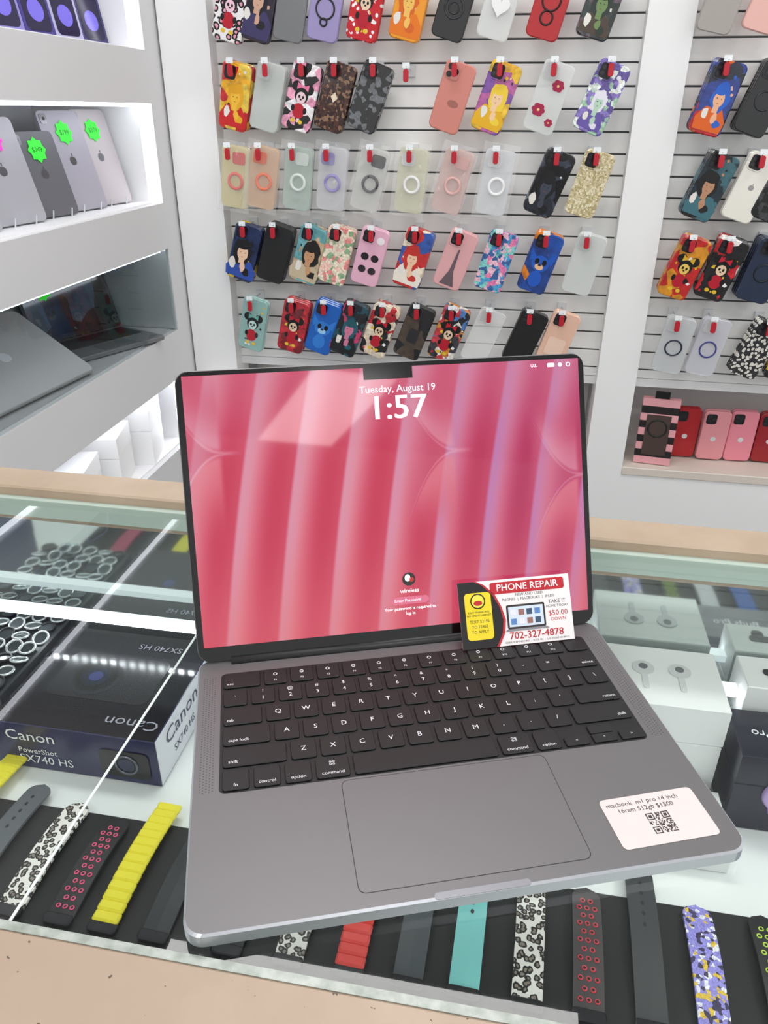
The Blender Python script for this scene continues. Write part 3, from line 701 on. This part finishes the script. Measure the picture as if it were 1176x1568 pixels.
b.prism(rr(.030,.0058,.0028,4,SX(.521),SY(.108)),z-.0001,z,P('#c06a80',.4,emis='#b04a66',es=.6)); b.text('Enter Password',.0033,UI2,Idm,SX(.515),SY(.108),1,z+.0002)
b.text('Your password is required to',.0034,UI,Idm,SX(.521),SY(.077),1,z); b.text('log in',.0034,UI,Idm,SX(.521),SY(.057),1,z)
b.text('U.S.',.0034,UI,Idm,SX(.88),SY(.978),1,z); b.poly(rr(.006,.003,.001,3,SX(.925),SY(.978)),z,UI); b.poly(circ(.0016,10,SX(.95),SY(.978)),z,UI); b.ring(.0015,.0003,UI,T(SX(.972),SY(.978),z),12,4)
b.obj('lock_screen_text',LDM,lap)
# label sticker
b=MB(); b.prism(rr(.060,.035,.003,4),0,.0002,P('#dcd2d0',.5))
K=P('#3a3436',.6)
b.text('macbook  m1 pro 14 inch',.0044,K,Idm,-.004,.0125,1,.0003); b.text('16ram 512gb $1500',.0044,K,Idm,-.004,.0078,1,.0003)
q=.00068
for i in range(21):
    for j in range(21):
        fnd=[(0,0),(14,0),(0,14)]; on=rnd.random()<.5
        for fx,fy in fnd:
            if fx-1<=i<=fx+7 and fy-1<=j<=fy+7:
                a=max(abs(i-fx-3),abs(j-fy-3)); on=(a==3 or a<=1)
        if on: b.poly(rect(-.007+i*q,-.007+(i+1)*q,.0035-(j+1)*q,.0035-j*q),.0003,K)
b.obj('price_label_sticker',LM@T(.1145,-.185,.01165)@Matrix.Rotation(.02,4,'Z'))
# business card leaning on the screen
b=MB(); CW,CH=.0900,.0510
b.prism(rect(-CW/2,CW/2,0,CH),0,.0004,P('#f2eded',.3))
z=.0005
arc=[(-CW/2,0),(-.018,0),(-.0125,.010),(-.011,.02),(-.013,.03),(-.018,.040),(-.026,.048),(-.032,CH),(-CW/2,CH)]
b.poly(arc,z,P('#171315',.3))
arc2=[(-.018,0),(-.0125,.010),(-.011,.02),(-.013,.03),(-.018,.040),(-.026,.048),(-.032,CH),(-.030,CH),(-.024,.048),(-.016,.040),(-.0115,.03),(-.009,.02),(-.0105,.010),(-.016,0)]
b.poly(arc2[::-1],z+.0001,P('#c02030',.4))
b.prism(rr(.021,.036,.003,4,-.0300,.0245),z,z+.0002,P('#f0d820',.4)); YK=P('#201810',.5)
b.poly(circ(.0055,16,-.030,.036),z+.0003,P('#f6e850')); b.ring(.0055,.0005,YK,T(-.030,.036,z+.0003),16,4); b.poly(circ(.0035,12,-.030,.0345,.002),z+.0004,P('#c02020'))
for i,t in enumerate(('EASY FINANCING','NO CREDIT NEEDED')): b.text(t,.0021,YK,Idm,-.030,.0275-i*.0024,1,z+.0003)
for i,t in enumerate(('TEXT 52195','TO 22462','TO APPLY')): b.text(t,.0032,YK,Idm,-.030,.0205-i*.0040,.95,z+.0003)
CR=P('#c01828',.4); TXW=P('#ffffff',.4); KK=P('#2a2022',.5)
b.prism(rr(.060,.0090,.002,4,.0105,.0445),z,z+.0001,CR)
for dx in (0,.00015): b.text('PHONE REPAIR',.0074,TXW,Idm,.0105+dx,.0445,1,z+.0003+dx*.5)
b.text('NEW AND USED',.0030,KK,Idm,.0115,.0383,1,z); b.text('PHONES  |  MACBOOKS  |  IPADS',.0029,KK,Idm,.0105,.0350,1,z)
b.prism(rr(.031,.0185,.0012,3,.0075,.0215),z,z+.0001,KK); b.poly(rect(-.0065,.0215,.0138,.0292),z+.0002,P('#d6e2f0',.3))
for i in range(4):
    for j in range(2): b.poly(rect(-.005+i*.0065,-.0005+i*.0065,.0155+j*.007,.0200+j*.007),z+.0003,P(['#5b86c0','#e8e8f0','#9a6a60','#38506a'][(i+j)%4]))
b.poly([(-.0105,.0105),(.0255,.0105),(.0235,.0122),(-.0085,.0122)],z+.0001,P('#8a8a90'))
b.text('TAKE IT',.0040,KK,Idm,.0335,.0305,1,z); b.text('HOME TODAY',.0028,KK,Idm,.0335,.0270,1,z); b.text('$50.00',.0058,CR,Idm,.0335,.0215,1,z); b.text('DOWN',.0036,CR,Idm,.0335,.0168,1,z)
for dx in (0,.0002): b.text('702-327-4878',.0078,CR,Idm,.0145+dx,.0068,1,z+dx*.5)
b.text('3358 E FLAMINGO RD  -  SUITE 101  -  LAS VEGAS NV 89121',.0020,KK,Idm,.0150,.0022,1,z)
b.obj('business_card',LM@frame((.0870,-.0165,.0132),(1,.0,0),(-.04,.54,.842)))

# ---------------------------------------------------------------- world + camera
w=bpy.data.worlds.new('World'); scene.world=w; w.use_nodes=True
w.node_tree.nodes['Background'].inputs[0].default_value=(.98,.99,1,1); w.node_tree.nodes['Background'].inputs[1].default_value=1.05
cd=bpy.data.cameras.new('camera'); co=bpy.data.objects.new('camera',cd); COL.objects.link(co)
cd.sensor_fit='AUTO'; cd.sensor_width=36; cd.lens=36*1168.15/1568; cd.clip_start=.01
th,ps,ro=.4844,.1743,.0057
fw=Vector((-math.sin(ps)*math.cos(th),math.cos(ps)*math.cos(th),-math.sin(th))); rt=Vector((math.cos(ps),math.sin(ps),0)); up=rt.cross(fw)
r2=rt*math.cos(ro)+up*math.sin(ro); u2=up*math.cos(ro)-rt*math.sin(ro)
co.matrix_world=Z0@frame((.0659,-.4707,.3775),r2,u2)
scene.camera=co
